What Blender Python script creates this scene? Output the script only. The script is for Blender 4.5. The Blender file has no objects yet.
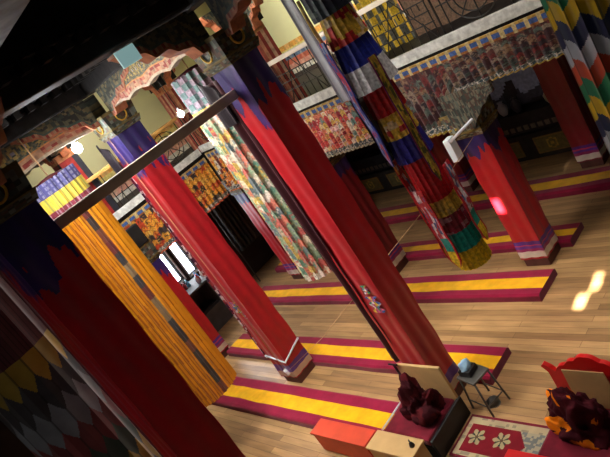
import bpy, bmesh, math, random
from mathutils import Vector, Matrix, noise
PI = math.pi
random.seed(7)
sc = bpy.context.scene
COL = sc.collection

# ---------------------------------------------------------------- camera
R = ((0.6108916, 0.58890629, -0.52915105), (-0.10801412, -0.60011711, -0.7925859), (-0.78431142, 0.54133986, -0.30299631))
cam = bpy.data.cameras.new('camera'); cam.sensor_width = 36; cam.lens = 607.6 * 36 / 610
cam.clip_start = .05; cam.clip_end = 300
co = bpy.data.objects.new('camera', cam); COL.objects.link(co)
m = Matrix(((R[0][0], -R[1][0], -R[2][0], 0), (R[0][1], -R[1][1], -R[2][1], 0), (R[0][2], -R[1][2], -R[2][2], 5.0), (0, 0, 0, 1)))
co.matrix_world = m
sc.camera = co

# ---------------------------------------------------------------- world, sun, daylight, added fill lamps
w = bpy.data.worlds.new('sky'); sc.world = w; w.use_nodes = True
w.node_tree.nodes['Background'].inputs[0].default_value = (.86, .88, 1, 1)
w.node_tree.nodes['Background'].inputs[1].default_value = 7.0
SUNV = Vector((.15, -1, .4)).normalized()            # towards the sun
sl = bpy.data.lights.new('sun', 'SUN'); sl.energy = 160; sl.angle = .009; sl.color = (1, .95, .85)
so = bpy.data.objects.new('sun', sl); COL.objects.link(so); so.rotation_euler = SUNV.to_track_quat('Z', 'Y').to_euler()

def area(name, loc, target, sx, sy, e, col=(1, 1, 1), spread=PI):
    l = bpy.data.lights.new(name, 'AREA'); l.shape = 'RECTANGLE'; l.size = sx; l.size_y = sy; l.energy = e; l.color = col; l.spread = spread
    o = bpy.data.objects.new(name, l); COL.objects.link(o); o.location = loc
    o.rotation_euler = (Vector(loc) - Vector(target)).to_track_quat('Z', 'Y').to_euler()
    return o
area('daylight_roof_lantern', (-6.7, 2.6, 6.1), (-6.5, 3.0, 0), 2.2, 2.0, 95, (1, .95, .88), 1.6)
area('fill_floor_right', (-3.5, 4.9, 6.4), (-3.7, 5.0, 0), 2.4, 3.2, 62, (1, .93, .84), 1.1)  # added lamp under the closed ceiling, brightens the right-hand floor
area('fill_left_bay', (-9.8, 4.0, 5.42), (-9.9, 5.0, 0), 1.4, 2.4, 110, (1, .98, .95), 2.2)  # added lamp hidden behind the friezes, brightens left bay and valances
area('fill_pillar_fronts', (-6.75, 1.75, 5.4), (-6.0, 6.6, 1.0), 1.9, .5, 92, (1, .95, .88), 2.2)  # unseen lamp added below the beams to brighten the pillars' front faces
area('fill_front', (-3.6, -3.2, 2.6), (-5.4, 5, 1.2), 2.0, 2.2, 17, (1, .95, .86), 2.2)  # added fill from behind the camera; the front wall has no door
area('daylight_left_window', (-13.0, 5.5, 1.75), (-6, 4.6, 0.2), .9, 1.2, 40, (.9, .93, 1))
area('daylight_gallery_far', (-7.2, 8.6, 6.2), (-7.2, 10.4, 4.4), 7.5, .6, 200, (1, .98, .85), 2.4)
area('daylight_gallery_left', (-12.0, 5.0, 6.2), (-13.2, 5.4, 4.2), .6, 4.5, 60, (1, .98, .9), 2.4)
area('fill_right', (2.6, 5.2, 2.2), (-4, 4.6, 0.0), 2.2, 1.6, 3, (1, .97, .9))  # weak added fill from the right; that wall has no window
area('fill_gallery_rail', (-7.0, 4.9, 6.2), (-6.8, 8.0, 4.2), 6.0, .6, 60, (1, .98, .9), 1.8)  # extra lamp under the ceiling, aimed at the far railing

sc.view_settings.view_transform = 'Standard'; sc.view_settings.look = 'None'
sc.view_settings.exposure = -0.15; sc.view_settings.gamma = 1; sc.view_settings.use_curve_mapping = False

# ---------------------------------------------------------------- helpers
def lin(c):
    return tuple(((v / 255) / 12.92 if v / 255 <= .04045 else ((v / 255 + .055) / 1.055) ** 2.4) for v in c)
def h(*a):
    s = 0.0
    for i, v in enumerate(a): s += v * (12.9898 + 65.233 * i)
    v = math.sin(s) * 43758.5453
    return v - math.floor(v)
def mat(name, rgb, rough=.7, spec=.3, metal=0, nscale=0, namt=.25, emit=None, es=0, bump=0, sheen=0):
    M = bpy.data.materials.new(name); M.use_nodes = True; nt = M.node_tree; b = nt.nodes['Principled BSDF']
    b.inputs['Roughness'].default_value = rough; b.inputs['Specular IOR Level'].default_value = spec; b.inputs['Metallic'].default_value = metal
    if sheen: b.inputs['Sheen Weight'].default_value = sheen
    src = None
    if rgb == 'attr':
        a = nt.nodes.new('ShaderNodeVertexColor'); a.layer_name = 'Col'; src = a.outputs['Color']
    else:
        b.inputs['Base Color'].default_value = (*lin(rgb), 1)
    if nscale:
        tc = nt.nodes.new('ShaderNodeTexCoord'); n = nt.nodes.new('ShaderNodeTexNoise'); n.inputs['Scale'].default_value = nscale; n.inputs['Detail'].default_value = 4
        nt.links.new(tc.outputs['Object'], n.inputs['Vector'])
        mr = nt.nodes.new('ShaderNodeMapRange'); mr.inputs['From Min'].default_value = .3; mr.inputs['From Max'].default_value = .7
        mr.inputs['To Min'].default_value = 1 - namt; mr.inputs['To Max'].default_value = 1 + namt * .5
        nt.links.new(n.outputs['Fac'], mr.inputs['Value'])
        vm = nt.nodes.new('ShaderNodeVectorMath'); vm.operation = 'SCALE'
        if src: nt.links.new(src, vm.inputs[0])
        else: vm.inputs[0].default_value = lin(rgb)
        nt.links.new(mr.outputs[0], vm.inputs['Scale']); nt.links.new(vm.outputs[0], b.inputs['Base Color'])
        if bump:
            bp = nt.nodes.new('ShaderNodeBump'); bp.inputs['Strength'].default_value = bump; bp.inputs['Distance'].default_value = .02
            nt.links.new(n.outputs['Fac'], bp.inputs['Height']); nt.links.new(bp.outputs[0], b.inputs['Normal'])
    elif src: nt.links.new(src, b.inputs['Base Color'])
    if emit: b.inputs['Emission Color'].default_value = (*lin(emit), 1); b.inputs['Emission Strength'].default_value = es
    return M
M = dict(
    brocade=mat('brocade', 'attr', .5, .35, nscale=34, namt=.5),
    satin=mat('satin_cloth', 'attr', .38, .5, nscale=9, namt=.12, sheen=.1),
    paint=mat('painted_wood', 'attr', .55, .35, nscale=14, namt=.35),
    felt=mat('woven_mat', 'attr', .9, .1, nscale=6, namt=.18, bump=.2, sheen=.2),
    dark=mat('dark_carved_wood', (30, 27, 26), .6, .3, nscale=7, namt=.6, bump=.6),
    iron=mat('railing_iron', (28, 24, 22), .5, .4),
    bar=mat('grey_brown_timber', (220, 206, 190), .6, .3, nscale=4, namt=.2),
    orangewood=mat('orange_wood', (214, 160, 90), .5, .3, nscale=5),
    whitewood=mat('white_painted_wood', (205, 205, 198), .5, .3, nscale=5, namt=.15),
    maroon=mat('maroon_cloth', (112, 16, 36), .85, .15, nscale=8, namt=.3, sheen=.2),
    dmaroon=mat('dark_maroon_cloth', (62, 8, 18), .6, .2, nscale=8, namt=.3),
    robe=mat('robe_cloth', 'attr', .85, .15, nscale=10, namt=.3),
    red=mat('red_lacquer', (205, 22, 22), .4, .4, nscale=3, namt=.1),
    orange=mat('orange_red_lacquer', (214, 72, 40), .45, .4, nscale=4, namt=.15),
    beige=mat('beige_board', (196, 160, 106), .55, .3, nscale=5, namt=.12),
    black=mat('black_plastic', (16, 16, 18), .4, .4),
    metal=mat('dull_metal', (92, 90, 86), .45, .5, metal=.6),
    white=mat('white_plastic', (215, 218, 225), .5, .3),
    cyan=mat('pale_blue_cloth', (150, 190, 215), .7, .2),
    string=mat('string', (190, 150, 110), .8, .1),
    grey=mat('grey_counter', (82, 82, 80), .7, .2, nscale=5),
    gold=mat('gold_trim', (190, 150, 50), .4, .5, metal=.3),
    bulb=mat('lamp_glow', (255, 255, 255), .5, .1, emit=(225, 240, 255), es=60),
    glass=mat('window_glass', (240, 245, 250), .05, .5),
)
g = M['glass'].node_tree.nodes['Principled BSDF']; g.inputs['Transmission Weight'].default_value = 1; g.inputs['IOR'].default_value = 1.05

def link(name, me, mt, parent=None, smooth=False, props=None):
    if mt: me.materials.append(mt)
    if smooth:
        for p in me.polygons: p.use_smooth = True
    o = bpy.data.objects.new(name, me); COL.objects.link(o)
    if parent: o.parent = parent
    for k, v in (props or {}).items(): o[k] = v
    return o
def thing(name, label, cat, loc=(0, 0, 0), rz=0, group=None):
    o = bpy.data.objects.new(name, None); COL.objects.link(o); o.location = loc; o.rotation_euler = (0, 0, rz)
    o['label'] = label; o['category'] = cat
    if group: o['group'] = group
    o.empty_display_size = .1
    return o
def tag(o, label, cat, group=None):
    o['label'] = label; o['category'] = cat
    if group: o['group'] = group
    return o
def finish(bm, name, mt, parent=None, smooth=False, bevel=0, kind=None):
    me = bpy.data.meshes.new(name); bm.normal_update(); bm.to_mesh(me); bm.free()
    o = link(name, me, mt, parent, smooth)
    if bevel:
        b = o.modifiers.new('bevel', 'BEVEL'); b.width = bevel; b.segments = 2; b.limit_method = 'ANGLE'
    if kind: o['kind'] = kind
    return o
def abox(bm, x0, x1, y0, y1, z0, z1):
    v = [bm.verts.new((x, y, z)) for x in (x0, x1) for y in (y0, y1) for z in (z0, z1)]
    for f in ((0, 1, 3, 2), (4, 6, 7, 5), (0, 4, 5, 1), (2, 3, 7, 6), (0, 2, 6, 4), (1, 5, 7, 3)): bm.faces.new([v[i] for i in f])
def box(name, b, mt, parent=None, bevel=0, kind=None):
    bm = bmesh.new(); abox(bm, *b); return finish(bm, name, mt, parent, bevel=bevel, kind=kind)
def atube(bm, pts, r, n=6):
    pts = [Vector(p) for p in pts]; rings = []
    for i, p in enumerate(pts):
        d = (pts[min(i + 1, len(pts) - 1)] - pts[max(i - 1, 0)]).normalized()
        a = d.cross(Vector((0, 0, 1)) if abs(d.z) < .9 else Vector((1, 0, 0))).normalized(); b = d.cross(a)
        rr = r[i] if isinstance(r, (list, tuple)) else r
        rings.append([bm.verts.new(p + a * rr * math.cos(2 * PI * k / n) + b * rr * math.sin(2 * PI * k / n)) for k in range(n)])
    for i in range(len(rings) - 1):
        for k in range(n): bm.faces.new((rings[i][k], rings[i][(k + 1) % n], rings[i + 1][(k + 1) % n], rings[i + 1][k]))
    bm.faces.new(rings[0][::-1]); bm.faces.new(rings[-1])
def tube(name, pts, r, mt, parent=None, n=6):
    bm = bmesh.new(); atube(bm, pts, r, n); return finish(bm, name, mt, parent, smooth=True)
def sheet(name, pos, nu, nv, col, mt, parent=None, close=False, thick=0, smooth=False):
    """a grid of nu x nv faces: pos(u, v) gives the shape, col(u, v) the dyed or painted pattern"""
    vs = []; W = nu if close else nu + 1
    for j in range(nv + 1):
        for i in range(W): vs.append(pos(i / nu, j / nv))
    fs = []; cs = []
    for j in range(nv):
        for i in range(nu):
            a = j * W + i; b = j * W + (i + 1) % W; fs.append((a, b, b + W, a + W)); cs.append(col((i + .5) / nu, (j + .5) / nv))
    me = bpy.data.meshes.new(name); me.from_pydata(vs, [], fs)
    at = me.color_attributes.new('Col', 'FLOAT_COLOR', 'CORNER'); k = 0
    buf = []
    for c in cs:
        l = lin(c); buf += [l[0], l[1], l[2], 1.0] * 4
    at.data.foreach_set('color', buf)
    o = link(name, me, mt, parent, smooth)
    if thick:
        s = o.modifiers.new('thickness', 'SOLIDIFY'); s.thickness = thick; s.offset = 0
    return o
def lathe(name, prof, mt, parent=None, n=16, loc=(0, 0, 0)):
    bm = bmesh.new(); rings = []
    for r, z in prof: rings.append([bm.verts.new((loc[0] + r * math.cos(2 * PI * k / n), loc[1] + r * math.sin(2 * PI * k / n), loc[2] + z)) for k in range(n)])
    for i in range(len(rings) - 1):
        for k in range(n): bm.faces.new((rings[i][k], rings[i][(k + 1) % n], rings[i + 1][(k + 1) % n], rings[i + 1][k]))
    bm.faces.new(rings[0][::-1]); bm.faces.new(rings[-1])
    return finish(bm, name, mt, parent, smooth=True)
def mixc(a, b, t): return tuple(a[i] * (1 - t) + b[i] * t for i in range(3))

# ---------------------------------------------------------------- structure
XL, XR, YF, YB, ZC = -13.2, 3.0, -3.5, 10.7, 6.6
def floor_mat():
    Mt = bpy.data.materials.new('plank_floor'); Mt.use_nodes = True; nt = Mt.node_tree; b = nt.nodes['Principled BSDF']
    tc = nt.nodes.new('ShaderNodeTexCoord')
    br = nt.nodes.new('ShaderNodeTexBrick'); br.inputs['Scale'].default_value = 1; br.inputs['Brick Width'].default_value = 1.9; br.inputs['Row Height'].default_value = .11
    br.inputs['Mortar Size'].default_value = .0025; br.inputs['Color1'].default_value = (*lin((186, 146, 98)), 1); br.inputs['Color2'].default_value = (*lin((138, 102, 66)), 1)
    br.inputs['Mortar'].default_value = (*lin((104, 74, 48)), 1); br.inputs['Bias'].default_value = -.1
    nt.links.new(tc.outputs['Object'], br.inputs['Vector'])
    mp = nt.nodes.new('ShaderNodeMapping'); mp.inputs['Scale'].default_value = (.7, 5, 1); nt.links.new(tc.outputs['Object'], mp.inputs[0])
    n = nt.nodes.new('ShaderNodeTexNoise'); n.inputs['Scale'].default_value = 2.4; n.inputs['Detail'].default_value = 6; nt.links.new(mp.outputs[0], n.inputs['Vector'])
    mr = nt.nodes.new('ShaderNodeMapRange'); mr.inputs['From Min'].default_value = .3; mr.inputs['From Max'].default_value = .7; mr.inputs['To Min'].default_value = .72; mr.inputs['To Max'].default_value = 1.15
    nt.links.new(n.outputs['Fac'], mr.inputs[0])
    vm = nt.nodes.new('ShaderNodeVectorMath'); vm.operation = 'SCALE'; nt.links.new(br.outputs['Color'], vm.inputs[0]); nt.links.new(mr.outputs[0], vm.inputs['Scale'])
    nt.links.new(vm.outputs[0], b.inputs['Base Color']); b.inputs['Roughness'].default_value = .42; b.inputs['Specular IOR Level'].default_value = .4
    return Mt
wall_dark = mat('dark_lower_wall', (58, 50, 44), .8, .2, nscale=3, namt=.3)
wall_pale = mat('pale_yellow_plaster', (236, 228, 176), .8, .2, nscale=1.5, namt=.06)
ceil_m = mat('dark_ceiling_wood', (34, 28, 24), .7, .2, nscale=5, namt=.5)
box('floor', (XL - .2, XR + .2, YF - .2, YB + .2, -.1, 0), floor_mat(), kind='structure')
box('ceiling', (XL - .2, XR + .2, YF - .2, YB + .2, ZC, ZC + .1), ceil_m, kind='structure')
def holed(axis, c, t, u0, u1, z0, z1, holes, name, mt):
    """a wall slab with rectangular openings; axis 0: wall in the x = c plane, u runs along y"""
    us = sorted({u0, u1} | {q for hh in holes for q in hh[:2]}); zs = sorted({z0, z1} | {q for hh in holes for q in hh[2:]})
    bm = bmesh.new()
    for i in range(len(us) - 1):
        for j in range(len(zs) - 1):
            cu = (us[i] + us[i + 1]) / 2; cz = (zs[j] + zs[j + 1]) / 2
            if any(a < cu < b and d < cz < e for a, b, d, e in holes): continue
            if axis == 0: abox(bm, c, c + t, us[i], us[i + 1], zs[j], zs[j + 1])
            else: abox(bm, us[i], us[i + 1], c, c + t, zs[j], zs[j + 1])
    return finish(bm, name, mt, kind='structure')
WIN = [(5.1, 5.42, 1.2, 2.4), (5.58, 5.86, 1.15, 2.4)]
holed(0, XL - .2, .2, YF - .2, YB + .2, 0, 3.3, WIN, 'wall_left', wall_dark)
holed(0, XL - .2, .2, YF - .2, YB + .2, 3.3, ZC, [], 'wall_left_upper', wall_pale)
box('wall_back', (XL, XR, YB, YB + .2, 0, 3.3), wall_dark, kind='structure')
box('wall_back_upper', (XL, XR, YB, YB + .2, 3.3, ZC), wall_pale, kind='structure')
box('wall_right', (XR, XR + .2, YF - .2, YB + .2, 0, ZC), wall_dark, kind='structure')
def back(pt):
    t = (pt[1] - YF) / 1.0; return (pt[0] + .15 * t, pt[2] + .4 * t)
f1 = back((-4.08, 5.97, 0)); f1b = back((-3.99, 6.25, 0)); d1 = back((-5.13, 6.6, 1.17))
holes = [(f1[0] - .09, f1[0] + .07, f1[1] - .12, f1[1] + .04), (f1b[0] - .07, f1b[0] + .07, f1b[1] - .09, f1b[1] + .1), (d1[0] - .06, d1[0] + .08, d1[1] - .16, d1[1] + .14)]  # slits added in the unseen wall, traced back to shape the sun spots
holed(1, YF - .2, .2, XL - .2, XR + .2, 0, ZC, holes, 'wall_front', wall_dark)
for i, (a, b, c, d) in enumerate(WIN):
    bm = bmesh.new(); x0, x1 = XL - .1, XL + .02; k = .035
    abox(bm, x0, x1, a - k, a, c - k, d + k); abox(bm, x0, x1, b, b + k, c - k, d + k); abox(bm, x0, x1, a, b, d, d + k); abox(bm, x0, x1, a, b, c - k, c)
    abox(bm, x0, x1, a, b, c + (d - c) * .7, c + (d - c) * .7 + .02)
    wf = finish(bm, 'window_%d' % (i + 1), M['bar'], kind='structure')
    box('pane', (XL - .07, XL - .06, a, b, c, d), M['glass'], wf)
# mezzanine floors
XM, YM = -11.1, 6.6
box('floor_mezzanine_far', (XL, XR, YM, YB, 3.3, 3.56), M['dark'], kind='structure')
box('floor_mezzanine_left', (XL, XM, YF, YM, 3.3, 3.56), M['dark'], kind='structure')
# painted stripes of cloth-like dado along the upper walls
DAD = [(236, 170, 80), (240, 220, 130), (110, 130, 160), (214, 110, 84), (226, 160, 140), (235, 230, 220)]
def dado(u, v):
    k = int(v * 6) % 6; c = DAD[5 - k]
    return mixc(c, (250, 230, 190), .3) if h(int(u * 160), k) > .7 else c
sheet('trim_1', lambda u, v: (XL + (XR - XL) * u, YB - .03, 3.56 + .75 * v), 240, 24, dado, M['paint'])['kind'] = 'structure'
sheet('trim_2', lambda u, v: (XL + .03, YF + (YB - YF - .05) * u, 3.56 + .75 * v), 240, 24, dado, M['paint'])['kind'] = 'structure'
# roof beams on the tall pillars
XA, XC = -5.22, -8.31
def beam(n, b):
    o = box(n, b, M['dark'], kind='structure', bevel=.02); return o
beam('trim_3', (XC - .2, XR, 3.85, 4.2, 5.5, 5.75)); beam('trim_4', (XC - .35, XR, 3.78, 4.27, 5.77, 6.3))
beam('trim_5', (XA - .18, XA + .18, YF, 3.83, 5.52, 5.75)); beam('trim_6', (XA - .26, XA + .26, YF, 3.76, 5.77, 6.3))
beam('trim_7', (XC - .18, XC + .18, YF, 3.83, 5.5, 5.75)); beam('trim_8', (XC - .26, XC + .26, YF, 3.76, 5.77, 6.3))
beam('trim_9', (XM - 2.1, XA, 1.0, 1.35, 5.77, 6.1))
FZ = [(160, 96, 78), (176, 134, 106), (134, 56, 50), (150, 116, 94)]
def frieze(u, v):
    if v < .1: return (176, 160, 138)  # pale lower strip: a glint along the board's underside, put into the paint
    if v < .34: return FZ[int(h(int(u * 60), int(v * 12)) * 4)]
    if v < .4: return (190, 130, 80)
    x = (u * 26) % 1 - .5; y = (v - .7) * 1.6; r = math.hypot(x, y)
    if r < .1: return (150, 150, 170)
    if .2 < r < .3: return (170, 150, 90)
    return [(104, 106, 88), (72, 80, 76), (140, 120, 80)][int(h(int(u * 150), int(v * 24)) * 3)]
def fr(n, x0, x1, y0, y1, z0, z1):
    sheet(n, lambda u, v: (x0 + (x1 - x0) * u, y0 + (y1 - y0) * u, z0 + .045 * abs(math.sin(u * 13)) * (1 - v) + (z1 - z0) * v), 160, 20, frieze, M['paint'], thick=.12)['kind'] = 'structure'
fr('trim_13', XC, XC, -1.0, 3.75, 5.08, 5.5); fr('trim_14', XC + .3, XA - .3, 4.0, 4.0, 5.14, 5.5)
fr('trim_15', XM - 2.0, XC - .3, 4.03, 4.03, 5.1, 5.5)
box('trim_16', (-5.0, XR, .5, 1.3, 5.6, 5.9), mat('painted_beam_underside', (120, 136, 142), .6, .3, nscale=6, namt=.8), kind='structure', bevel=.02)
# joist ends along the beams
for n, (a, b, cc, ax) in enumerate([(XC, XR, 3.8, 0), (YF, 3.7, XA + .22, 1), (YF, 3.7, XC + .22, 1)]):
    bm = bmesh.new(); s = a + .1
    while s < b:
        if ax == 0: abox(bm, s, s + .09, cc - .1, cc + .05, 5.68, 5.77)
        else: abox(bm, cc - .05, cc + .1, s, s + .09, 5.68, 5.77)
        s += .2
    finish(bm, 'trim_%d' % (10 + n), M['dark'], kind='structure')

# ---------------------------------------------------------------- pillars
IND = (34, 22, 84); RED = (172, 6, 24)
def box_ring(hw, u):
    """point and face of a square ring, u in 0..1; rounded slightly"""
    s = u * 4; k = int(s) % 4; t = s - int(s)
    c = [(-1, -1), (1, -1), (1, 1), (-1, 1)]
    a = c[k]; b = c[(k + 1) % 4]; x = a[0] + (b[0] - a[0]) * t; y = a[1] + (b[1] - a[1]) * t
    return x * hw, y * hw
def wrap_col(z0, z1, bands, fringe, tall, seed):
    def f(u, v):
        z = z0 + (z1 - z0) * v
        for a, b, c in bands:
            if a <= z < b: return c
        L = .8 if tall else .45
        d = (z1 - z) / L
        if d < 1.25:
            p = Vector((math.cos(2 * PI * u) * 2.2, math.sin(2 * PI * u) * 2.2, z * (2.2 if tall else 3.2) + seed * 3))
            n = noise.noise(p) + .5 * noise.noise(p * 2.3)
            tongue = .25 * abs(((u * 16 + .3 * noise.noise(p)) % 1) - .5) * 2
            if n * .55 + .62 - d + tongue * .8 - .1 > 0: return mixc(IND, (74, 34, 112), max(0, min(1, n * .9 + .1)))
        return RED if seed < 14 or seed in (17, 27) else (120, 6, 22)  # E, G and H: shade under the gallery put into a darker red
    return f
def bracket(name, parent, zb, zt, half, length, ax, sgn, thick, seed, dim=1.0):
    """carved, painted bracket arm with a cusped lower edge"""
    def low(s):
        st = [.0, .10, .18, .34, .46, .62, .74, .88, 1.0]; lv = [0, .0, .28, .34, .52, .50, .74, .82, 1.0]
        for i in range(8):
            if s <= st[i + 1]:
                t = (s - st[i]) / (st[i + 1] - st[i]); t = t * t * (3 - 2 * t); return lv[i] + (lv[i + 1] - lv[i]) * t
        return 1
    def pos(u, v):
        s = half + length * u; z = zb + (zt - zb) * .94 * low(u); z = z + (zt - z) * v
        return (s * sgn, 0, z) if ax == 0 else (0, s * sgn, z)
    P = [(206, 120, 96), (222, 168, 130), (170, 60, 52), (196, 150, 118)]
    def col(u, v):
        hz = (zt - zb) * (1 - .94 * low(u)) * v
        if hz < .025: c = (214, 130, 90)
        elif hz < .07: c = P[int(u * 30) % 4]
        elif hz < .10: c = (90, 110, 100)
        else:
            c = [(120, 118, 92), (84, 92, 84), (150, 134, 96), (66, 66, 62)][int(h(int(u * 22), int(hz * 30), seed) * 4)]
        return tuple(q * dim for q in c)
    return sheet(name, pos, 60, 18, col, M['paint'], parent, thick=thick)
def pillar(x, y, hw, ztop, label, tall, seed, dim=1.0, arms=(0, 1), armlen=1.15, edges=((0, 1), (0, -1), (1, 1), (1, -1)), drape=None):
    t = thing('pillar', label, 'pillar', (x, y, 0))
    box('plinth', (-hw - .0, hw + .0, -hw, hw, 0, .17), mat('plinth_wood_%d' % seed, (96, 58, 50), .6, .3, nscale=6), t, bevel=.012)
    bands = [(.17, .28, (214, 200, 178)), (.28, .33, (150, 30, 90)), (.33, .38, (96, 44, 140)), (.38, .40, (190, 50, 90)), (.40, .46, (84, 36, 130))] if not tall else [(.15, .27, (196, 170, 140)), (.27, .42, (86, 50, 130))]
    z0 = .14
    def pos(u, v):
        px, py = box_ring(hw + .012, u)
        z = z0 + (ztop - z0) * v
        wv = .006 * math.sin(u * 60 + seed + z * 1.5) * (1 - .3 * v) + .004 * math.sin(z * 9 + u * 12)
        k = 1 + wv / hw
        return (px * k, py * k, z)
    sheet('cloth_wrap', pos, 160, 260, wrap_col(z0, ztop, bands, 0, tall, seed), M['satin'], t, close=True)
    # capital: stepped block with painted faces
    def cap(z0c, z1c, h0, h1, nm):
        P2 = [(92, 98, 84), (60, 66, 62), (140, 126, 84), (120, 84, 70), (150, 160, 150)]
        def pos2(u, v):
            q = h0 + (h1 - h0) * v; px, py = box_ring(q, u); return (px, py, z0c + (z1c - z0c) * v)
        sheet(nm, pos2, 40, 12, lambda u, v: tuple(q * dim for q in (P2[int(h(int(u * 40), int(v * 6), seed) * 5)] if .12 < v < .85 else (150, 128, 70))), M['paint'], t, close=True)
    H = .34 if tall else .42
    cap(ztop - .01, ztop + .08, hw + .03, hw + .06, 'capital_ring')
    cap(ztop + .07, ztop + H - .02, hw + .04, hw + .07, 'capital')
    if tall:
        for ax, sg in edges:
            bracket('bracket_arm', t, ztop + .22, 5.5, hw + .06, armlen, ax, sg, .2, seed, dim)
        # round painted boss on the capital face
        for (fx, fy) in ((0, -1), (1, 0)):
            bm = bmesh.new(); r = .085
            c = Vector((fx * (hw + .075), fy * (hw + .075), ztop + .2)); pts = [c + Vector((-fy * r * math.cos(a), fx * r * math.cos(a), r * math.sin(a))) for a in [2 * PI * k / 20 for k in range(21)]]
            atube(bm, pts, .012); finish(bm, 'carved_ring', M['gold'], t, smooth=True)
    return t
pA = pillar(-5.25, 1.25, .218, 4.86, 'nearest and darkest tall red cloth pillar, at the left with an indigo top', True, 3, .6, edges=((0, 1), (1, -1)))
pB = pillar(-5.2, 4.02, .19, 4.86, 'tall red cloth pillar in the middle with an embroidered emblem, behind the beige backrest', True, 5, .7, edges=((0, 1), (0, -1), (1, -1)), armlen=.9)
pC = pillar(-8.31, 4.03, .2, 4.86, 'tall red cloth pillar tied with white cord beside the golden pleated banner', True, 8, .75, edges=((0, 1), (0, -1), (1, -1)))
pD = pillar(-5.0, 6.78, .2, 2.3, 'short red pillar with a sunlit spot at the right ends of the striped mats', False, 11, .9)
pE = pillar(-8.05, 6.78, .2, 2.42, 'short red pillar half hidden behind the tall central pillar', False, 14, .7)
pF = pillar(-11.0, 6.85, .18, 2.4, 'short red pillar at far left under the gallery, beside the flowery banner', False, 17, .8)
pG = pillar(-7.75, 9.4, .19, 2.42, 'short red pillar with shade in its cloth colour in the back row behind the many-coloured tassel banner', False, 21, .6)
pH = pillar(-5.1, 9.5, .2, 2.5, 'short red pillar with shade in its cloth colour in the back row at the right edge', False, 24, .6)
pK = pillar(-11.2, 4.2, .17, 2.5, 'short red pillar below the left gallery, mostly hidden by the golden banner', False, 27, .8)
for p, z0 in ((pD, 2.7), (pE, 2.8), (pF, 2.78), (pG, 2.8), (pH, 2.88), (pK, 2.88)):
    box('neck', (-.26, .26, -.2, .2, z0, 3.3), M['dark'], p, bevel=.02)
# dark side drapes hanging on the left of the tall pillars
def side_drape(p, hw, x0, x1, z0, z1, pal, mt, name='side_drape', yy=-.02):
    def pos(u, v):
        z = z0 + (z1 - z0) * v; x = x0 + (x1 - x0) * u
        return (x, yy - hw + .05 + .03 * math.sin(u * 9 + z * .9), z)
    return sheet(name, pos, 16, 90, pal, mt, p, thick=.012, smooth=True)
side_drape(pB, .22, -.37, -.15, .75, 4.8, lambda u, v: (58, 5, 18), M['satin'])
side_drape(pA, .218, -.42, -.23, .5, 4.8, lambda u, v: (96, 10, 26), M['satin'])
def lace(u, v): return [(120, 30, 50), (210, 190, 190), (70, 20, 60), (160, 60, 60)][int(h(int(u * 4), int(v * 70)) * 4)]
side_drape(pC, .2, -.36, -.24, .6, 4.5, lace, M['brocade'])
tube('drape_edge', [(-.37, -.16, .5), (-.37, -.16, 2.2), (-.36, -.16, 4.4)], .012, M['white'], pC)
# indigo wrap end (dark folded cloth) and white ties at the foot of pillar C
bm = bmesh.new(); q = .225
atube(bm, [(-q, -q, .62), (q, -q, .5), (q, q, .62)], .018); finish(bm, 'tie_cord', M['white'], pC, smooth=True)
bm = bmesh.new(); atube(bm, [(.05, -.235, .34), (.12, -.24, .24)], .03); finish(bm, 'tie_knot', M['white'], pC, smooth=True)
tube('hanging_cord', [(-.02, -.24, 4.9), (.03, -.24, 3), (.08, -.24, .35)], .006, M['string'], pC)
# dark folded cloth flap at the top left of pillars C and B
def flap(p, x0, x1, z0, z1):
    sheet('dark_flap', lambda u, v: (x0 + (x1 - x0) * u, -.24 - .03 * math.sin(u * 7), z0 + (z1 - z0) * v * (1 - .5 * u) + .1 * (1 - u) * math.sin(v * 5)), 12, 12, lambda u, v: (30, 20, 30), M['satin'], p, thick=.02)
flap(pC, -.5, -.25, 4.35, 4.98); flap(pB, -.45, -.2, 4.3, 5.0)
# embroidered emblems
def emblem(p, x, z, hw, s, seed):
    t = bpy.data.objects.new
    bm = bmesh.new()
    cols = [(70, 110, 190), (220, 190, 60), (60, 150, 110), (210, 210, 220), (200, 90, 130)]
    sheet('emblem', lambda u, v: (x + s * .5 * (u - .5) * (1.1 + .5 * math.sin(v * 14)) , -hw - .03, z + s * (v - .5)), 8, 14,
          lambda u, v: cols[int(h(int(u * 8) // 2, int(v * 14) // 2, seed) * 5)], M['brocade'], p, thick=.01)
    bm.free()
emblem(pB, .03, 1.7, .19, .24, 3); emblem(pB, .02, 1.93, .19, .12, 9)
emblem(pC, -.02, 1.68, .2, .22, 5); emblem(pC, .05, 1.5, .2, .1, 7)

# tie beam between pillars A and B
box('tie_beam', (-5.28, -5.2, 1.47, 3.82, 4.53, 4.63), M['bar'], bevel=.008)
tag(bpy.data.objects['tie_beam'], 'grey-brown timber bar between the nearest pillar and the central pillar', 'beam')

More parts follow.
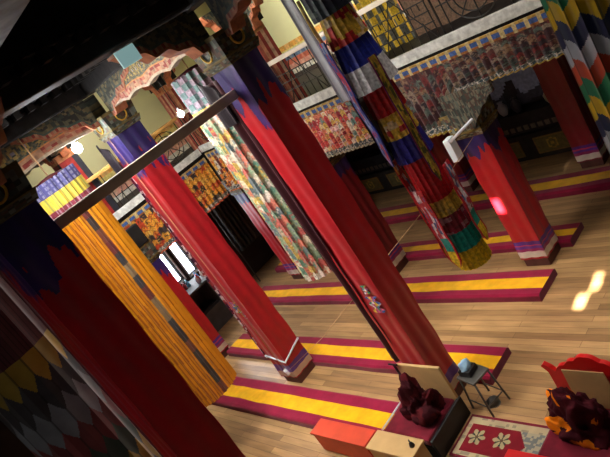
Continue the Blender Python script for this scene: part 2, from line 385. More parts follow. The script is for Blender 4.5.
# ---------------------------------------------------------------- gallery railings
def railing(label, L, origin, rz, mrail, hh=.78):
    t = thing('gallery_railing', label, 'railing', origin, rz)
    bt = sheet('base_board', lambda u, v: (L * u, 0, .14 * (v - .5)), 8, 4, lambda u, v: (205, 206, 200), M['paint'], t, thick=.06)
    box('handrail', (0, L, -.045, .045, hh, hh + .07), mrail, t, bevel=.01)
    n = int(L / 1.05); wdt = L / n; r = .009
    for i in range(n):
        bm = bmesh.new(); x0 = i * wdt; cx = x0 + wdt / 2; z0, z1 = .08, hh; cz = (z0 + z1) / 2
        atube(bm, [(x0, 0, z0), (x0, 0, z1)], .014)
        if i % 2 == 0:
            for rr in (.33, .24):
                atube(bm, [(cx + rr * math.cos(a), 0, cz + rr * math.sin(a)) for a in [2 * PI * k / 24 for k in range(25)]], r)
            for k in range(4):
                a = PI * k / 4; atube(bm, [(cx + .33 * math.cos(a), 0, cz + .33 * math.sin(a)), (cx - .33 * math.cos(a), 0, cz - .33 * math.sin(a))], r)
            for s in (-1, 1):
                atube(bm, [(cx + s * .42, 0, z0), (cx + s * .42, 0, z1)], r)
                atube(bm, [(cx + s * .33, 0, cz), (cx + s * .5, 0, cz)], r)
        else:
            for k in range(7):
                xx = x0 + wdt * (k + .5) / 7; atube(bm, [(xx, 0, z0), (xx, 0, z0 + (z1 - z0) * (.35 if k % 2 else 1))], r)
            for zz in (.3, .5, .7):
                atube(bm, [(x0 + .06, 0, z0 + zz * (z1 - z0)), (x0 + wdt - .06, 0, z0 + zz * (z1 - z0))], r)
            for k in range(5):
                a = x0 + .12 + k * .17; zz = z0 + .5 * (z1 - z0)
                atube(bm, [(a, 0, zz), (a, 0, zz + .14), (a + .1, 0, zz + .14), (a + .1, 0, zz + .05)], r)
            atube(bm, [(x0 + .1, 0, z0), (cx, 0, z1), (x0 + wdt - .1, 0, z0)], r)
        finish(bm, 'lattice_panel', M['iron'], t)
    return t
railing('wrought lattice railing of the far gallery above the brocade valances', 13.0, (XM, YM - .02, 3.62), 0, M['bar'])
railing('wrought lattice railing of the left gallery with an orange wooden handrail', 7.4, (XM + .02, -.9, 3.6), PI / 2, M['orangewood'])

# ---------------------------------------------------------------- valances
def tabs_color(pal, n, m, seed, bg=(60, 30, 40)):
    def f(u, v):
        row = v * m; best = None
        r = math.floor(row + abs(((u * n) % 1) - .5) * .9); k = math.floor(u * n)
        c = pal[int(h(k, r, seed) * len(pal))]
        if h(math.floor(u * n * 4), math.floor(v * m * 4), seed + 1) > .72: c = mixc(c, pal[int(h(k + 3, r, seed) * len(pal))], .7)
        t = (row + abs(((u * n) % 1) - .5) * .9) % 1
        return mixc(c, bg, .55) if t < .12 else c
    return f
def valance(label, pt, nu, nv, pal, n, m, seed, ztop, zbot, trim, low=None, group=None):
    """pt(u) -> x, y on the gallery edge"""
    t = thing('brocade_valance', label, 'valance', (*pt(.5), ztop))
    cx, cy = pt(.5)
    tc = tabs_color(pal, n, m, seed)
    def pos(u, v):
        x, y = pt(u); d = .03 * math.sin(u * n * PI * 2) * (1 - v)
        zb = zbot if low is None else low(x)
        return (x - cx + (d if abs(pt(0)[0] - pt(1)[0]) < .1 else 0), y - cy + (-d if abs(pt(0)[0] - pt(1)[0]) >= .1 else 0), (zb + (ztop - .14 - zb) * v) - ztop)
    def col(u, v):
        if v < .03: return trim
        if v < .13: return [(200, 190, 180), (120, 120, 110), (70, 90, 100)][int(h(int(u * nu), int(v * 40)) * 3)]
        return tc(u, v)
    sheet('tabbed_cloth', pos, nu, nv, col, M['brocade'], t, thick=.012)
    sheet('top_band', lambda u, v: (pt(u)[0] - cx, pt(u)[1] - cy, -.17 + .12 * v), nu, 4, lambda u, v: [(150, 96, 50), (60, 90, 150), (60, 90, 150), (176, 140, 70)][int(v * 4)] if int(u * n * 2) % 3 else (190, 170, 120), M['brocade'], t, thick=.03)
    return t
BR = [(200, 70, 70), (226, 200, 150), (220, 180, 90), (240, 226, 205), (150, 40, 50), (120, 150, 140), (214, 120, 90), (230, 190, 190)]
DK = [(96, 58, 52), (70, 78, 74), (140, 124, 106), (110, 44, 44), (52, 46, 52), (126, 100, 76), (86, 100, 92), (60, 34, 38)]
OR = [(226, 130, 50), (230, 170, 60), (200, 60, 40), (70, 60, 60), (240, 190, 90), (120, 50, 40), (220, 210, 190)]
valance('bright cream and red brocade valance of the far gallery, left of the tassel banner', lambda u: (-9.0 + 2.4 * u, YM - .06), 260, 60, BR, 24, 8, 3, 3.56, 2.62, (190, 180, 150))
def lowr(x):
    if x < -5.75: return 2.55 + .25 * min(1, abs(x + 5.85) / .2)
    if x < -5.1: return 2.45
    if x < -4.85: return 2.45 + (x + 5.1) / .25 * .5
    return 2.95
valance('dark brocade valance with gold-dotted hem above the sunlit short pillar', lambda u: (-5.98 + 5.5 * u, YM - .06), 420, 60, DK, 52, 9, 9, 3.56, 2.95, (190, 160, 70), lowr)
valance('orange and red brocade valance at the far left corner of the far gallery', lambda u: (XM + .1 + 1.95 * u, YM - .06), 200, 60, OR, 18, 8, 5, 3.56, 2.55, (210, 120, 60))
valance('yellow and black chequered valance under the left gallery above the window', lambda u: (XM + .04, 1.6 + 4.9 * u), 340, 56, [(224, 160, 60), (226, 150, 50), (60, 52, 54), (224, 180, 90), (190, 70, 40)], 38, 8, 12, 3.5, 2.5, (210, 90, 50))
# gold lozenges along the dark valance's top band
# carved cloud brackets that show under the dark valance
def cbp(u, v):
    x = -.12 + .8 * u; k = max(0, u - .42) / .58; zl = 2.4 + .42 * k ** .7 + .03 * abs(math.sin(u * 16)) + .12 * max(0, .12 - u) * 8
    zt = 2.97; return (x, -.25, zl + (zt - zl) * v)
sheet('cloud_bracket', cbp, 60, 14, lambda u, v: [(92, 98, 86), (56, 62, 58), (116, 110, 92), (80, 60, 52)][int(h(int(u * 40), int(v * 9)) * 4)], M['paint'], pD, thick=.05)
# painted posts standing on the galleries above the short pillars
def post(label, x, y, cols, w_=.19, ztop=5.1):
    t = thing('gallery_post', label, 'pillar', (x, y, 3.56))
    sheet('painted_shaft', lambda u, v: (*box_ring(w_, u), (ztop - 3.56) * v), 40, 50, lambda u, v: cols[int((u * 4 % 1) * len(cols)) % len(cols)] if v < .9 else (214, 140, 90), M['paint'], t, close=True)
    for ax in (0, 1):
        for sg in (-1, 1): bracket('bracket_arm', t, ztop - 3.66, 5.6 - 3.56, w_, .55, ax, sg, .16, 4)
    box('capital', (-w_ - .04, w_ + .04, -w_ - .04, w_ + .04, ztop - 3.58, 5.6 - 3.56), M['dark'], t)
    return t
PK = [(170, 90, 76), (206, 140, 110), (150, 50, 44), (214, 170, 140), (170, 70, 60)]
post('pink-striped painted post at the far left corner of the galleries', -11.3, 6.85, PK)
post('pink-striped painted post of the far gallery just right of the central pillar top', -8.15, 6.9, PK)
post('plain red painted post of the left gallery beside the glowing bulb', -11.35, 4.2, [(150, 34, 30), (160, 40, 34), (40, 40, 50)], .2)
# upper gallery hangings behind the lattice on the right
def hang_cloth(label, x0, x1, y, z0, z1, c, group=None):
    o = sheet('gallery_hanging', lambda u, v: (x0 + (x1 - x0) * u, y + .05 * math.sin(u * 22), z0 + (z1 - z0) * v), 40, 20, c, M['brocade'], thick=.01)
    tag(o, label, 'curtain', group); return o
hang_cloth('purple-brown cloth hanging behind the far lattice railing', -7.6, -6.9, 8.0, 3.56, 5.3, lambda u, v: (122, 92, 108) if h(int(u * 20), int(v * 14)) > .3 else (110, 84, 90))
hang_cloth('yellow patterned cloth hanging behind the far lattice railing', -6.85, -6.1, 8.0, 3.56, 4.75, lambda u, v: (206, 170, 50) if (int(u * 10) + int(v * 8)) % 3 else (90, 90, 84))
hang_cloth('dark brown cloth at the right behind the far lattice railing', -6.05, -3.0, 8.0, 3.56, 5.4, lambda u, v: (112, 86, 66) if (v < .6 or v > .7) else (190, 150, 60))

# ---------------------------------------------------------------- hanging banners
def pleat(u, n, a): return a * abs(math.sin(u * PI * n))
def banner(name, label, x, y, z0, z1, rx, ry, col, pleats=24, amp=.03, mt='brocade', nv=150, nu=144, taper=0, cordtop=5.2, botfn=None):
    t = thing(name, label, 'hanging banner', (x, y, z0))
    cordtop = 5.5 if x < -5 else cordtop
    def pos(u, v):
        a = 2 * PI * u; k = 1 - taper * (1 - v)
        zb = botfn(u) if botfn else 0
        rr = 1 - pleat(u, pleats, amp) / max(rx, ry)
        return (rx * k * rr * math.cos(a), ry * k * rr * math.sin(a), zb + (z1 - z0 - zb) * v)
    sheet('pleated_cloth', pos, nu * 2, nv * 2, col, M[mt], t, close=True, smooth=False)
    lathe('top_cap', [(min(rx, ry) * .9, 0), (min(rx, ry) * .95, .03), (.03, .06)], M['dmaroon'], t, loc=(0, 0, z1 - z0 - .02))
    tube('cord', [(0, 0, z1 - z0), (0, 0, cordtop - z0)], .01, M['string'], t)
    return t
# golden banner
def gold_col(u, v):
    z = 1.0 + 3.88 * v
    if z > 4.70: return mixc((84, 84, 140), (150, 150, 180), .8 * (((u * 44) % 1) > .55 and ((z * 16) % 1) > .4))
    if z > 4.50: return (226, 200, 80) if (u * 40) % 1 > .25 else (170, 170, 90)
    if z > 4.28: return (132, 52, 70) if ((u * 36) % 1) > .3 else (170, 130, 150)
    du = abs(((u + .5) % 1) - .5 - .005)
    if du < .022:
        return [(50, 52, 60), (110, 60, 50), (130, 110, 84), (44, 38, 44), (96, 40, 44)][int(h(int(z * 5), 3) * 5)]
    s = ((u * 52 + .06 * math.sin(z * 9)) % 1); k = h(int(u * 52), int(z * 2.2 + .4 * math.sin(u * 20)))
    c = (216, 142, 16) if s > .3 else (150, 80, 10)
    return mixc(c, (170, 96, 10), .35 * k)
banner('pleated_banner', 'long golden yellow pleated banner hanging beside the nearest pillar', -8.2, 2.73, 1.0, 4.88, .22, .37, gold_col, 26, .045, 'satin')
# flowery banner behind B
FL = [(230, 215, 190), (60, 130, 110), (224, 180, 60), (214, 90, 70), (240, 230, 220), (60, 90, 110), (200, 60, 60), (120, 160, 120)]
FT = tabs_color(FL, 20, 24, 6, (120, 110, 90))
def flower_col(u, v):
    z = 1.9 + 3.1 * v
    if z > 4.56:
        k = (math.floor(u * 14) + math.floor(z * 12)) % 2; return (96, 120, 116) if k else (150, 130, 140)
    if z > 4.46: return (236, 196, 90)
    return mixc(FT(u, v), (176, 166, 146), .35)
    a = u * 18; b = z * 9; k = math.floor(a); r = math.floor(b + .5 * (k % 2)); dx = a - k - .5; dz = b + .5 * (k % 2) - r - .5
    c = FL[int(h(k, r, 2) * 8)]
    return c if dx * dx + dz * dz < .2 else mixc(FL[int(h(k + 5, r, 4) * 8)], (240, 230, 210), .4)
banner('flowery_banner', 'flower-patterned banner hanging just behind the left side of the central pillar', -6.78, 4.55, 1.75, 5.02, .3, .3, flower_col, 18, .03)
# big patchwork banners made of pointed tabs
PT = [(196, 200, 212), (44, 52, 92), (230, 190, 40), (40, 140, 100), (212, 84, 54)]
def patch_col(scale, n, off, dim=1):
    def f(u, v):
        k = math.floor(u * n); t = u * n - k
        r = v * scale + .7 * abs(((u * n / 2 + off) % 1) - .5) * 2 + .0 * t
        c = PT[math.floor(r) % 5]
        edge = (t < .08)
        c = mixc(c, (60, 60, 60), .35) if edge else c
        return tuple(q * dim for q in c)
    return f
banner('patchwork_banner', 'pleated patchwork banner of green, yellow, navy and white points at the upper right', -1.78, 4.2, 2.3, 5.15, .33, .33, patch_col(20, 20, 0, 1), 20, .03, 'satin')
PTN = [(150, 122, 44), (56, 54, 58), (112, 114, 122), (104, 48, 50), (50, 64, 56)]
def near_col(u, v):
    z = 1.3 + 3.4 * v
    if z > 3.78: return (74, 38, 42) if (u * 60) % 1 > .2 else (52, 26, 30)
    best = None
    # overlapping rows of long pointed tabs: the upper row hangs over the lower one
    for r in range(0, 9):
        zt = 3.9 - .3 * r; zb = zt - .46
        a = u * 16 + .5 * (r % 2); t = abs((a % 1) - .5) * 2; k = math.floor(a)
        if zb + .16 * t ** 1.2 < z <= zt and t < .96:
            c = PTN[r % 5]; return mixc(c, (24, 22, 22), .45) if t > .86 else mixc(c, (20, 20, 20), .25 * h(k, r))
    return (30, 26, 28)
banner('patchwork_banner', 'dim pleated banner of mustard and grey points at the lower left corner', -6.35, .74, 1.3, 4.7, .42, .42, near_col, 16, .02, 'felt')
# many-strip tassel banner
def strip_banner():
    bx, by, bz = -3.77, 4.12, 1.9
    t = thing('tassel_banner', 'multicoloured tassel banner of long cloth strips hanging right of the central pillar', 'hanging banner', (bx, by, bz))
    YR = [(226, 180, 60), (196, 46, 44), (226, 180, 60), (230, 200, 160)]
    FLR = [(176, 36, 52), (206, 190, 200), (80, 96, 140), (190, 60, 60), (214, 206, 200)]
    def fl(u, z, pal, k, sd): 
        n = noise.cell(Vector((u * k + .3 * noise.noise(Vector((u * 30, z * 9, 1))), z * 16 + .5 * noise.noise(Vector((u * 20, z * 12, 5))), sd))); return pal[int(abs(n) * 997) % len(pal)]
    bands = [(5.2, 4.76, 'd', .2, .2), (4.76, 4.48, 'f', .15, .19), (4.48, 4.26, (36, 46, 150), .17, .2), (4.26, 4.03, (206, 202, 204), .2, .235), (4.05, 3.76, (190, 24, 28), .15, .17),
             (3.78, 3.52, 'f', .15, .17), (3.54, 3.27, (44, 36, 130), .165, .19), (3.29, 2.81, (180, 18, 26), .15, .165), (2.83, 2.63, 'y', .15, .16), (2.65, 2.43, 'm', .15, .165), (2.45, 2.22, (14, 142, 128), .155, .175), (2.24, 2.0, (226, 184, 30), .16, .18)]
    for zt, zb, c, r0, r1 in bands:
        def pos(u, v, zt=zt, zb=zb, r0=r0, r1=r1):
            a = 2 * PI * u; r = (r1 + (r0 - r1) * v) * (1 - .07 * abs(math.sin(a * 9)) * (1 if 1 else v)); return (r * math.cos(a), r * math.sin(a), zb + (zt - zb) * v - bz)
        def col(u, v, zt=zt, zb=zb, c=c):
            z = zb + (zt - zb) * v
            if c == 'd': return fl(u, z, [(60, 70, 76), (90, 104, 100), (50, 52, 70)], 12, 1)
            if c == 'f': return fl(u, z, YR, 14, 2)
            if c == 'y': return fl(u, z, [(222, 186, 70), (222, 186, 70), (180, 150, 70)], 14, 3)
            if c == 'm': return fl(u, z, [(150, 36, 60), (120, 24, 40), (170, 120, 130)], 14, 4)
            return mixc(c, (20, 20, 20), .22) if (u * 36) % 1 < .14 else c
        sheet('cloth_tier', pos, 108, 10, col, M['brocade'], t, close=True)
    # long pointed side strips
    specs = [(-.17, -.12, 5.0, 3.17, 0), (-.1, -.2, 4.6, 3.3, 3), (-.2, -.06, 3.3, 2.05, 1), (-.02, -.2, 3.0, 2.08, 1), (.2, -.1, 4.3, 3.0, 2), (.21, .04, 3.1, 2.2, 1), (-.2, .1, 4.4, 2.4, 0)]
    for i, (dx, dy, zt, zb, kind) in enumerate(specs):
        L = math.hypot(dx, dy); ux, uy = -dy / L, dx / L
        def pos(u, v, dx=dx, dy=dy, zt=zt, zb=zb, ux=ux, uy=uy):
            wd = (.042 if kind == 2 else .07) * min(1, .15 + v * 9); s_ = (u - .5) * 2 * wd; f = 1.08 + .03 * math.sin(v * 16)
            return (dx * f + ux * s_, dy * f + uy * s_, zb + (zt - zb) * v - bz)
        def col(u, v, i=i, zt=zt, zb=zb, kind=kind):
            z = zb + (zt - zb) * v
            if u < .14 or u > .86: return [(214, 160, 60), (190, 30, 40), (120, 30, 90), (40, 60, 150)][kind]
            if kind == 0: return [(226, 190, 90), (214, 206, 190), (190, 50, 60)][int(h(int(u * 3), int(z * 11), i) * 3)] if z < 4.2 else fl(u, z, YR, 5, i)
            if kind == 1: return (14, 142, 128) if zb + .2 < z < zb + .36 else ((222, 180, 40) if z < zb + .2 else fl(u, z, FLR, 5, i))
            if kind == 2: return fl(u, z, [(200, 170, 60), (90, 90, 40), (170, 130, 50)], 4, i)
            return fl(u, z, [(60, 90, 160), (150, 160, 190), (190, 40, 50)], 5, i)
        sheet('cloth_strip', pos, 14, 130, col, M['brocade'], t, thick=.01)
    tube('cord', [(0, 0, 5.15 - bz), (0, 0, 5.2 - bz)], .03, M['string'], t)
    return t
strip_banner()
o = sheet('hanging_scarf', lambda u, v: (-4.06 + .15 * (u - .5), 4.0 + .02 * math.sin(u * 5), 4.02 + 1.2 * v), 8, 40, lambda u, v: (196, 198, 206) if .15 < u < .85 else (150, 150, 164), M['satin'], thick=.015)
tag(o, 'long pale grey scarf hanging along the left of the tassel banner', 'scarf')

# ---------------------------------------------------------------- lamps and cords
def lamp(label, x, y, z, r, e, top, shade=None):
    t = thing('hanging_bulb', label, 'lamp', (x, y, z))
    lathe('bulb', [(r * .3, r * 1.1), (r * .8, r * .7), (r, 0), (r * .75, -r * .7), (r * .2, -r)], M['bulb'], t)
    lathe('socket', [(r * .4, r * 1.0), (r * .4, r * 1.9), (r * .2, r * 2.1)], M['white'], t)
    tube('cord', [(0, 0, r * 2), (0, 0, top - z)], .006, M['black'], t)
    l = bpy.data.lights.new('bulb_light', 'POINT'); l.energy = e; l.shadow_soft_size = r; l.color = (.92, .96, 1)
    lo = bpy.data.objects.new('bulb_light', l); COL.objects.link(lo); lo.parent = t; lo.location = (0, 0, -r * 1.6)
lamp('glowing white bulb hanging above the golden banner', -8.3, 3.32, 5.0, .07, 45, 5.4)
lamp('small glowing bulb at the top of the flowery banner', -6.62, 3.98, 4.66, .04, 7, 5.14)
# pale glazed sky panel in the dark roof beam
o = box('roof_light_panel', (-4.95, -4.93, 2.76, 2.97, 5.33, 5.48), mat('pale_panel', (170, 205, 205), .4, .3, emit=(150, 190, 190), es=.6)); tag(o, 'small pale green lit panel set in the dark roof beam', 'light')
# fluorescent tube and white box on the capital of pillar D
t = thing('tube_light', 'white fluorescent tube and its box fixed to the short sunlit pillar', 'lamp', (-5.0, 6.36, 2.4))
tube('tube', [(-.16, 0, -.02), (.32, 0, .2)], .022, M['white'], t, 10); box('holder', (-.26, -.16, -.03, .12, -.33, .02), M['white'], t, bevel=.01)
for lab, pts in (('thin string running from the tall tied pillar to the tassel banner', [(-8.1, 3.8, .35), (-7.0, 4.0, .9), (-5.2, 5.6, 2.0), (-4.9, 6.5, 2.3)]),):
    o = tube('string', pts, .0035, M['string']); tag(o, lab, 'string')

# ---------------------------------------------------------------- striped mats
def mat_strip(label, x0, x1, y0, y1, hgt=.12, fade=0):
    per = []  # cross-section from near floor edge over the top to far floor edge
    sec = [(y0 - .0, 0), (y0, hgt * .8), (y0 + .03, hgt), (y1 - .03, hgt), (y1, hgt * .8), (y1, 0)]
    def sp(v):
        L = [0]
        for i in range(5): L.append(L[-1] + math.dist(sec[i], sec[i + 1]))
        d = v * L[-1]
        for i in range(5):
            if d <= L[i + 1] + 1e-9:
                q = (d - L[i]) / (L[i + 1] - L[i]); return (sec[i][0] + (sec[i + 1][0] - sec[i][0]) * q, sec[i][1] + (sec[i + 1][1] - sec[i][1]) * q)
        return sec[-1]
    def pos(u, v):
        y, z = sp(v); x = x0 + (x1 - x0) * u
        return (x, y + .008 * noise.noise(Vector((x * 2, v * 3, y0))), max(0, z + (.012 * noise.noise(Vector((x * 1.7, y * 4, 1))) if z > .03 else 0)))
    def col(u, v):
        y, z = sp(v); f = (y - y0) / (y1 - y0)
        if z < hgt * .6: return (120, 16, 46)
        return (240, 178, 18) if .27 < f < .66 else (142, 22, 56)
    nv = 40
    vs = []; fs = []; cs = []; nu = 120
    o = sheet('striped_mat', pos, nu, nv, col, M['felt'])
    me = o.data
    bm = bmesh.new(); bm.from_mesh(me); bm.verts.ensure_lookup_table(); W = nu + 1
    cl = bm.loops.layers.float_color['Col']
    for e in (0, nu):
        ring = [bm.verts[j * W + e] for j in range(nv + 1)]
        ys = [y0 + (y1 - y0) * k for k in (0, .34, .68, 1)]
        f = bm.faces.new(ring if e == 0 else ring[::-1])
        for l in f.loops: l[cl] = (*lin((110, 14, 48)), 1)
    bm.to_mesh(me); bm.free()
    tag(o, label, 'floor mat', None); return o
mat_strip('maroon mat with a yellow stripe, frontmost row, ending at the maroon seat', -10.6, -5.56, 3.07, 3.7)
mat_strip('maroon mat with a yellow stripe, second row from the front behind the central pillar', -10.95, -4.64, 4.24, 4.8)
mat_strip('long maroon mat with a yellow stripe, third row, in front of the short sunlit pillar', -11.9, -4.62, 5.78, 6.36)
mat_strip('maroon mat with a yellow stripe, fourth row, just behind the short sunlit pillar', -12.2, -4.62, 6.99, 7.47)
mat_strip('dim maroon mat with a yellow stripe, farthest row before the altar', -12.4, -2.0, 8.45, 9.05)

# ---------------------------------------------------------------- seats and small tables at the front
def heap(name, label, x, y, z, sx, sy, sz, seed, colf):
    bm = bmesh.new(); bmesh.ops.create_icosphere(bm, subdivisions=5, radius=1)
    cl = bm.loops.layers.float_color.new('Col')
    for v in bm.verts:
        p = v.co.copy(); d = 0
        q = p * 1.6 + Vector((seed, 0, 0))
        rid = 1 - abs(noise.noise(q * 1.1)) * 2; rid2 = 1 - abs(noise.noise(q * 2.6 + Vector((3, 1, 0)))) * 2
        d = .55 + .3 * noise.noise(p * 1.3 + Vector((seed * 2, 5, 0))) + .2 * rid + .09 * rid2
        v.co = Vector((p.x * sx * d, p.y * sy * d, max(0, p.z + .25) * sz * d))
    for f in bm.faces:
        c = f.calc_center_median(); cc = lin(colf(c, seed))
        for l in f.loops: l[cl] = (*cc, 1)
    o = finish(bm, name, M['robe'], smooth=True); o.location = (x, y, z); return tag(o, label, 'robe')
def rc_orange(c, s):
    n = noise.noise(c * 7 + Vector((s, 2, 0))); e = -c.x * 1.4 - c.z * .4 - c.y * .2
    return (236, 126, 12) if (n + e * .9 > .2) else ((58, 8, 18) if n < .1 else (70, 12, 22))
def rc_dark(c, s):
    return (58, 12, 20) if noise.noise(c * 8) < .15 else (84, 20, 26)
# left seat
t = thing('floor_seat', 'low maroon seat with a beige backboard in front of the central pillar', 'seat', (-5.12, 3.42, 0))
box('base', (-.36, .36, -.34, .33, 0, .2), M['dark'], t, bevel=.01)
box('cushion', (-.37, .35, -.34, .3, .2, .31), M['maroon'], t, bevel=.03)
box('side_board', (.36, .4, -.34, .36, 0, .29), M['black'], t, bevel=.008)
tube('white_piping', [(-.375, -.33, .315), (-.375, .29, .315)], .012, M['white'], t)
bb = box('backrest', (-.3, .38, .31, .35, .2, .78), M['beige'], t, bevel=.01)
bm = bmesh.new(); atube(bm, [(-.3, .29, .2), (-.3, .29, .8)], .016); atube(bm, [(-.38, .29, .8), (-.24, .29, .8)], .014); finish(bm, 'backrest_post', M['iron'], t)
heap('folded_robe', 'dark maroon robe heaped on the low seat against the beige backboard', -5.04, 3.44, .31, .32, .27, .52, 2.3, rc_dark)
# throne at right
t = thing('throne_seat', 'low maroon seat with a scalloped red backrest at the lower right', 'seat', (-3.02, 3.45, 0))
box('base', (-.42, .5, -.28, .42, 0, .22), M['red'], t, bevel=.01)
box('cushion', (-.44, .5, -.3, .38, .22, .33), M['maroon'], t, bevel=.03)
def scallop():
    pts = [(-.42, .2), (-.42, .72)]; n = 40
    prof = lambda s: .74 + .22 * (1 - abs(s)) ** .8 * (1 if abs(s) < .95 else 1) + .022 * abs(math.sin(s * 9.5))
    pts += [(-.47, .8), (-.44, .83), (-.38, .79)]
    for i in range(n + 1):
        s = -1 + 2 * i / n; pts.append((.03 + s * .37, prof(s)))
    pts += [(.44, .79), (.5, .83), (.53, .8), (.48, .72), (.48, .2)]
    bm = bmesh.new(); f = bm.faces.new([bm.verts.new((x, .42, z)) for x, z in pts]); r = bmesh.ops.extrude_face_region(bm, geom=[f])
    for v in r['geom']:
        if isinstance(v, bmesh.types.BMVert): v.co.y += .05
    bmesh.ops.recalc_face_normals(bm, faces=bm.faces)
    return bm
finish(scallop(), 'backrest', M['red'], t)
bm = bmesh.new(); f = [bm.verts.new(p) for p in [(-.27, .412, .3), (.2, .412, .3), (.16, .412, .79), (-.25, .412, .79)]]; bm.faces.new(f)
r = bmesh.ops.extrude_face_region(bm, geom=bm.faces[:])
for v in r['geom']:
    if isinstance(v, bmesh.types.BMVert): v.co.y -= .012
finish(bm, 'beige_panel', M['beige'], t)
heap('folded_robe', 'maroon and orange robe heaped on the seat with the scalloped red backrest', -3.1, 3.53, .33, .46, .25, .5, 5.1, rc_orange)
o = box('low_table', (-3.66, -2.5, 2.78, 3.08, .42, .47), M['red'], bevel=.01); o.name = 'table_top_tmp'
t = thing('low_table', 'low red table in front of the seat with the red backrest', 'table', (-3.08, 2.93, 0)); o.parent = t; o.location = (3.08, -2.93, 0); o.name = 'table_top'
box('table_body', (-.54, .54, -.12, .12, 0, .42), M['maroon'], t, bevel=.01)
# orange low table and beige low table
def lowtable(label, x0, x1, y0, y1, z, mt, mt2):
    t = thing('low_table', label, 'table', ((x0 + x1) / 2, (y0 + y1) / 2, 0)); a = (x1 - x0) / 2; b = (y1 - y0) / 2
    box('table_top', (-a, a, -b, b, z - .03, z), mt, t, bevel=.006)
    box('front_panel', (-a + .02, a - .02, -b + .02, -b + .04, .03, z - .03), mt2, t); box('back_panel', (-a + .02, a - .02, b - .04, b - .02, .03, z - .03), mt2, t)
    for s in (-1, 1): box('side_panel', (s * (a - .03) - .012, s * (a - .03) + .012, -b + .04, b - .04, 0, z - .03), mt2, t)
lowtable('orange-red low table left of the beige one in front of the seat', -6.6, -5.54, 2.78, 3.04, .36, M['orange'], M['orange'])
lowtable('plain beige low table with a small black object on it', -5.52, -4.78, 2.77, 3.05, .36, M['beige'], M['beige'])
t = thing('small_bell', 'small black and silver bell on the beige low table', 'bell', (-4.88, 2.94, .36))
lathe('bell_body', [(.035, 0), (.03, .02), (.02, .05), (.008, .06)], M['black'], t); lathe('bell_handle', [(.008, .06), (.01, .08), (.006, .1)], M['metal'], t)
# metal stool with black box and cloth
t = thing('metal_stool', 'small grey metal stool beside the foot of the central pillar', 'stool', (-4.53, 3.96, 0), -.25)
box('stool_top', (-.15, .14, -.14, .14, .47, .5), M['metal'], t, bevel=.006)
for sx in (-1, 1):
    for sy in (-1, 1): tube('leg', [(sx * .13, sy * .12, .47), (sx * .17, sy * .15, 0)], .014, M['metal'], t)
bm = bmesh.new()
atube(bm, [(-.155, -.14, .14), (.155, -.14, .14), (.155, .14, .14), (-.155, .14, .14)], .01)
finish(bm, 'stretcher', M['metal'], t)
o = box('black_box', (-4.66, -4.5, 3.88, 4.06, .5, .58), M['black'], bevel=.01); tag(o, 'small black box standing on the metal stool', 'box')
def blob(name, label, cat, loc, s, mt, seed, zz=.6):
    bm = bmesh.new(); bmesh.ops.create_icosphere(bm, subdivisions=3, radius=1)
    for v in bm.verts:
        d = 1 + .5 * noise.noise(v.co * 1.7 + Vector((seed, 0, 0))); v.co = Vector((v.co.x * s * d, v.co.y * s * d, max(-.0, v.co.z) * s * zz * d * 1.6))
    o = finish(bm, name, mt, smooth=True); o.location = loc; return tag(o, label, cat)
blob('crumpled_cloth', 'pale blue crumpled cloth on top of the black box', 'cloth', (-4.59, 3.97, .58), .075, M['cyan'], 3, .8)
blob('plastic_bag', 'grey crumpled bag on the floor under the metal stool', 'bag', (-4.5, 3.97, 0), .09, M['metal'], 6)
blob('plastic_bag', 'pale blue crumpled bag on the floor beside the beige low table', 'bag', (-4.69, 3.0, 0), .07, M['cyan'], 9)
# rug with medallions
def rug(u, v):
    x = u * 1.1; y = v * .6
    if x < .03 or x > 1.07 or y < .03 or y > .565: return (112, 16, 40)
    if x < .09 or x > 1.01 or y < .09 or y > .47: return (176, 158, 122) if h(int(x * 24), int(y * 24)) > .2 else (140, 128, 104)
    e = (x - .86) + abs(y - .28) * .7
    if e > -.02: return (110, 112, 108) if h(int(x * 34), int(y * 34)) > .45 else (160, 150, 124)
    for cx, cy in ((.22, .3), (.54, .31)):
        dx, dy = x - cx, y - cy; r = math.hypot(dx, dy); a = math.atan2(dy, dx)
        if r < .022: return (90, 70, 50)
        if r < .095 + .02 * math.cos(6 * a): return (166, 152, 112) if math.cos(6 * a) > -.45 else (56, 62, 52)
    return (116, 14, 28)
o = sheet('medallion_rug', lambda u, v: (-4.68 + 1.1 * u, 3.15 + .6 * v, .012), 165, 90, rug, M['felt'], thick=.02); tag(o, 'small red rug with cream flower medallions and a beige border', 'rug')

# ---------------------------------------------------------------- under the left gallery
t = thing('counter_cabinet', 'grey counter with a dark opening below the bright windows', 'cabinet', (-12.7, 5.0, 0))
bm = bmesh.new()
abox(bm, -.4, .4, -.6, .6, 0, .5); abox(bm, -.4, .4, -.6, .6, 1.05, 1.1); abox(bm, -.4, .4, -.6, -.1, .5, 1.05); abox(bm, -.4, .4, .42, .6, .5, 1.05); abox(bm, -.4, -.3, -.1, .42, .5, 1.05)
finish(bm, 'cabinet_body', M['grey'], t)
box('dark_shelf', (-.3, .2, -.1, .42, .5, .52), M['black'], t)
cs = [(220, 220, 230), (200, 60, 50), (70, 120, 180), (230, 230, 220), (180, 60, 60), (90, 160, 180)]
for i in range(10):
    lx = -12.85 + .5 * h(i, 1); ly = 4.75 + .095 * i
    o = lathe('bottle', [(.045, 0), (.045, .1), (.02, .14), (.02, .18)], mat('bottle_%d' % i, cs[i % 6], .4, .4)); o.location = (lx, ly, 1.1)
    tag(o, 'small bottle or cup on the grey counter below the windows', 'bottle', 'bottles and cups on the counter by the window')
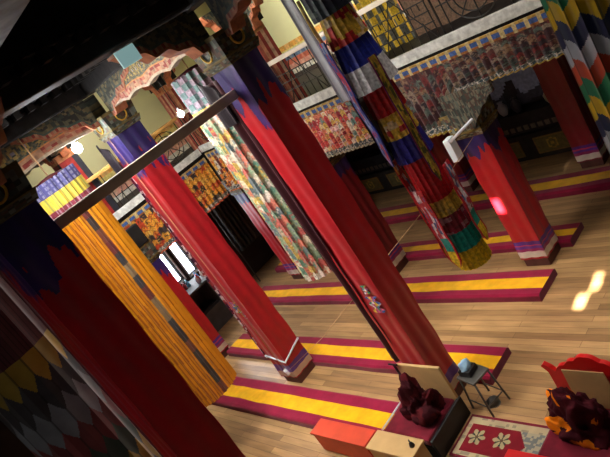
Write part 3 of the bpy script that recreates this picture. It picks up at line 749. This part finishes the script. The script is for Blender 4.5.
# dark garments and frame at the far left
for i in range(4):
    y = 6.88 + .24 * i
    o = sheet('hanging_garment', lambda u, v, y=y: (-12.6 + .1 * math.sin(u * 12), y - .11 + .22 * u, .9 + 1.5 * v), 14, 20, lambda u, v, i=i: [(40, 44, 42), (30, 34, 40), (52, 44, 36), (60, 66, 62)][i], M['brocade'], thick=.05, smooth=True)
    tag(o, 'dark garment hanging on the rail at the far left behind the tied pillar', 'garment', 'dark garments on the far left rail')
t = thing('garment_rack', 'thin metal rack carrying dark garments at the far left, with a pale frame', 'rack', (-12.6, 7.4, 0))
tube('rail', [(0, -.7, 2.42), (0, .8, 2.42)], .02, M['metal'], t)
for y in (-.7, .8): tube('post', [(0, y, 0), (0, y, 2.42)], .018, M['metal'], t)
bm = bmesh.new()
atube(bm, [(.25, .1, 0), (.25, .1, 2.05), (.25, .5, 2.05), (.25, .5, 0)], .013)
finish(bm, 'pale_frame', M['white'], t)
tube('cross_bar', [(0, .3, 2.4), (.25, .3, 2.05)], .01, M['white'], t)
# ---------------------------------------------------------------- altar along the back wall
t = thing('altar_table', 'long dark altar bench with painted gold panels along the back wall', 'altar', (-6, 10.35, 0))
box('altar_body', (-7, 8, -.25, .3, 0, .55), M['dark'], t)
for i in range(12):
    def pc(u, v, i=i):
        r = math.hypot((u - .5) * 1.9, v - .5)
        return (150, 124, 50) if .22 < r < .32 or r < .1 else ((96, 84, 44) if .06 < u < .94 and .1 < v < .9 else (120, 90, 40))
    sheet('painted_panel', lambda u, v, i=i: (-6.4 + i * 1.0 + .7 * u, -.27, .1 + .36 * v), 20, 12, pc, M['paint'], t, thick=.015)
box('altar_step', (-7, 8, -.1, .3, .55, .95), M['dark'], t)
sheet('carved_rail', lambda u, v: (-6.9 + 9 * u, -.115, .6 + .1 * v), 180, 3, lambda u, v: (96, 84, 66) if int(u * 180) % 3 else (24, 20, 18), M['paint'], t, thick=.02)
def wave(u, v):
    n = noise.noise(Vector((u * 14, v * 2.5, 3))); return (150, 160, 190) if .25 < v + .25 * n < .5 else ((60, 60, 72) if n > 0 else (34, 32, 36))
o = sheet('altar_painting', lambda u, v: (-9.6 + 6.4 * u, 10.6, 1.0 + 1.4 * v), 120, 40, wave, M['paint'], thick=.03); tag(o, 'dark painting with a white and blue scroll behind the altar', 'painting')
for i, (x, c) in enumerate(((-6.9, (160, 160, 170)), (-6.6, (40, 36, 40)), (-5.9, (150, 140, 110)), (-4.7, (180, 180, 180)))):
    o = lathe('offering_vase', [(.05, 0), (.09, .08), (.1, .18), (.04, .26), (.06, .3)], mat('vase_%d' % i, c, .4, .4)); o.location = (x, 10.4, .95)
    tag(o, 'small vase standing on the dark altar step', 'vase', 'vases on the altar')
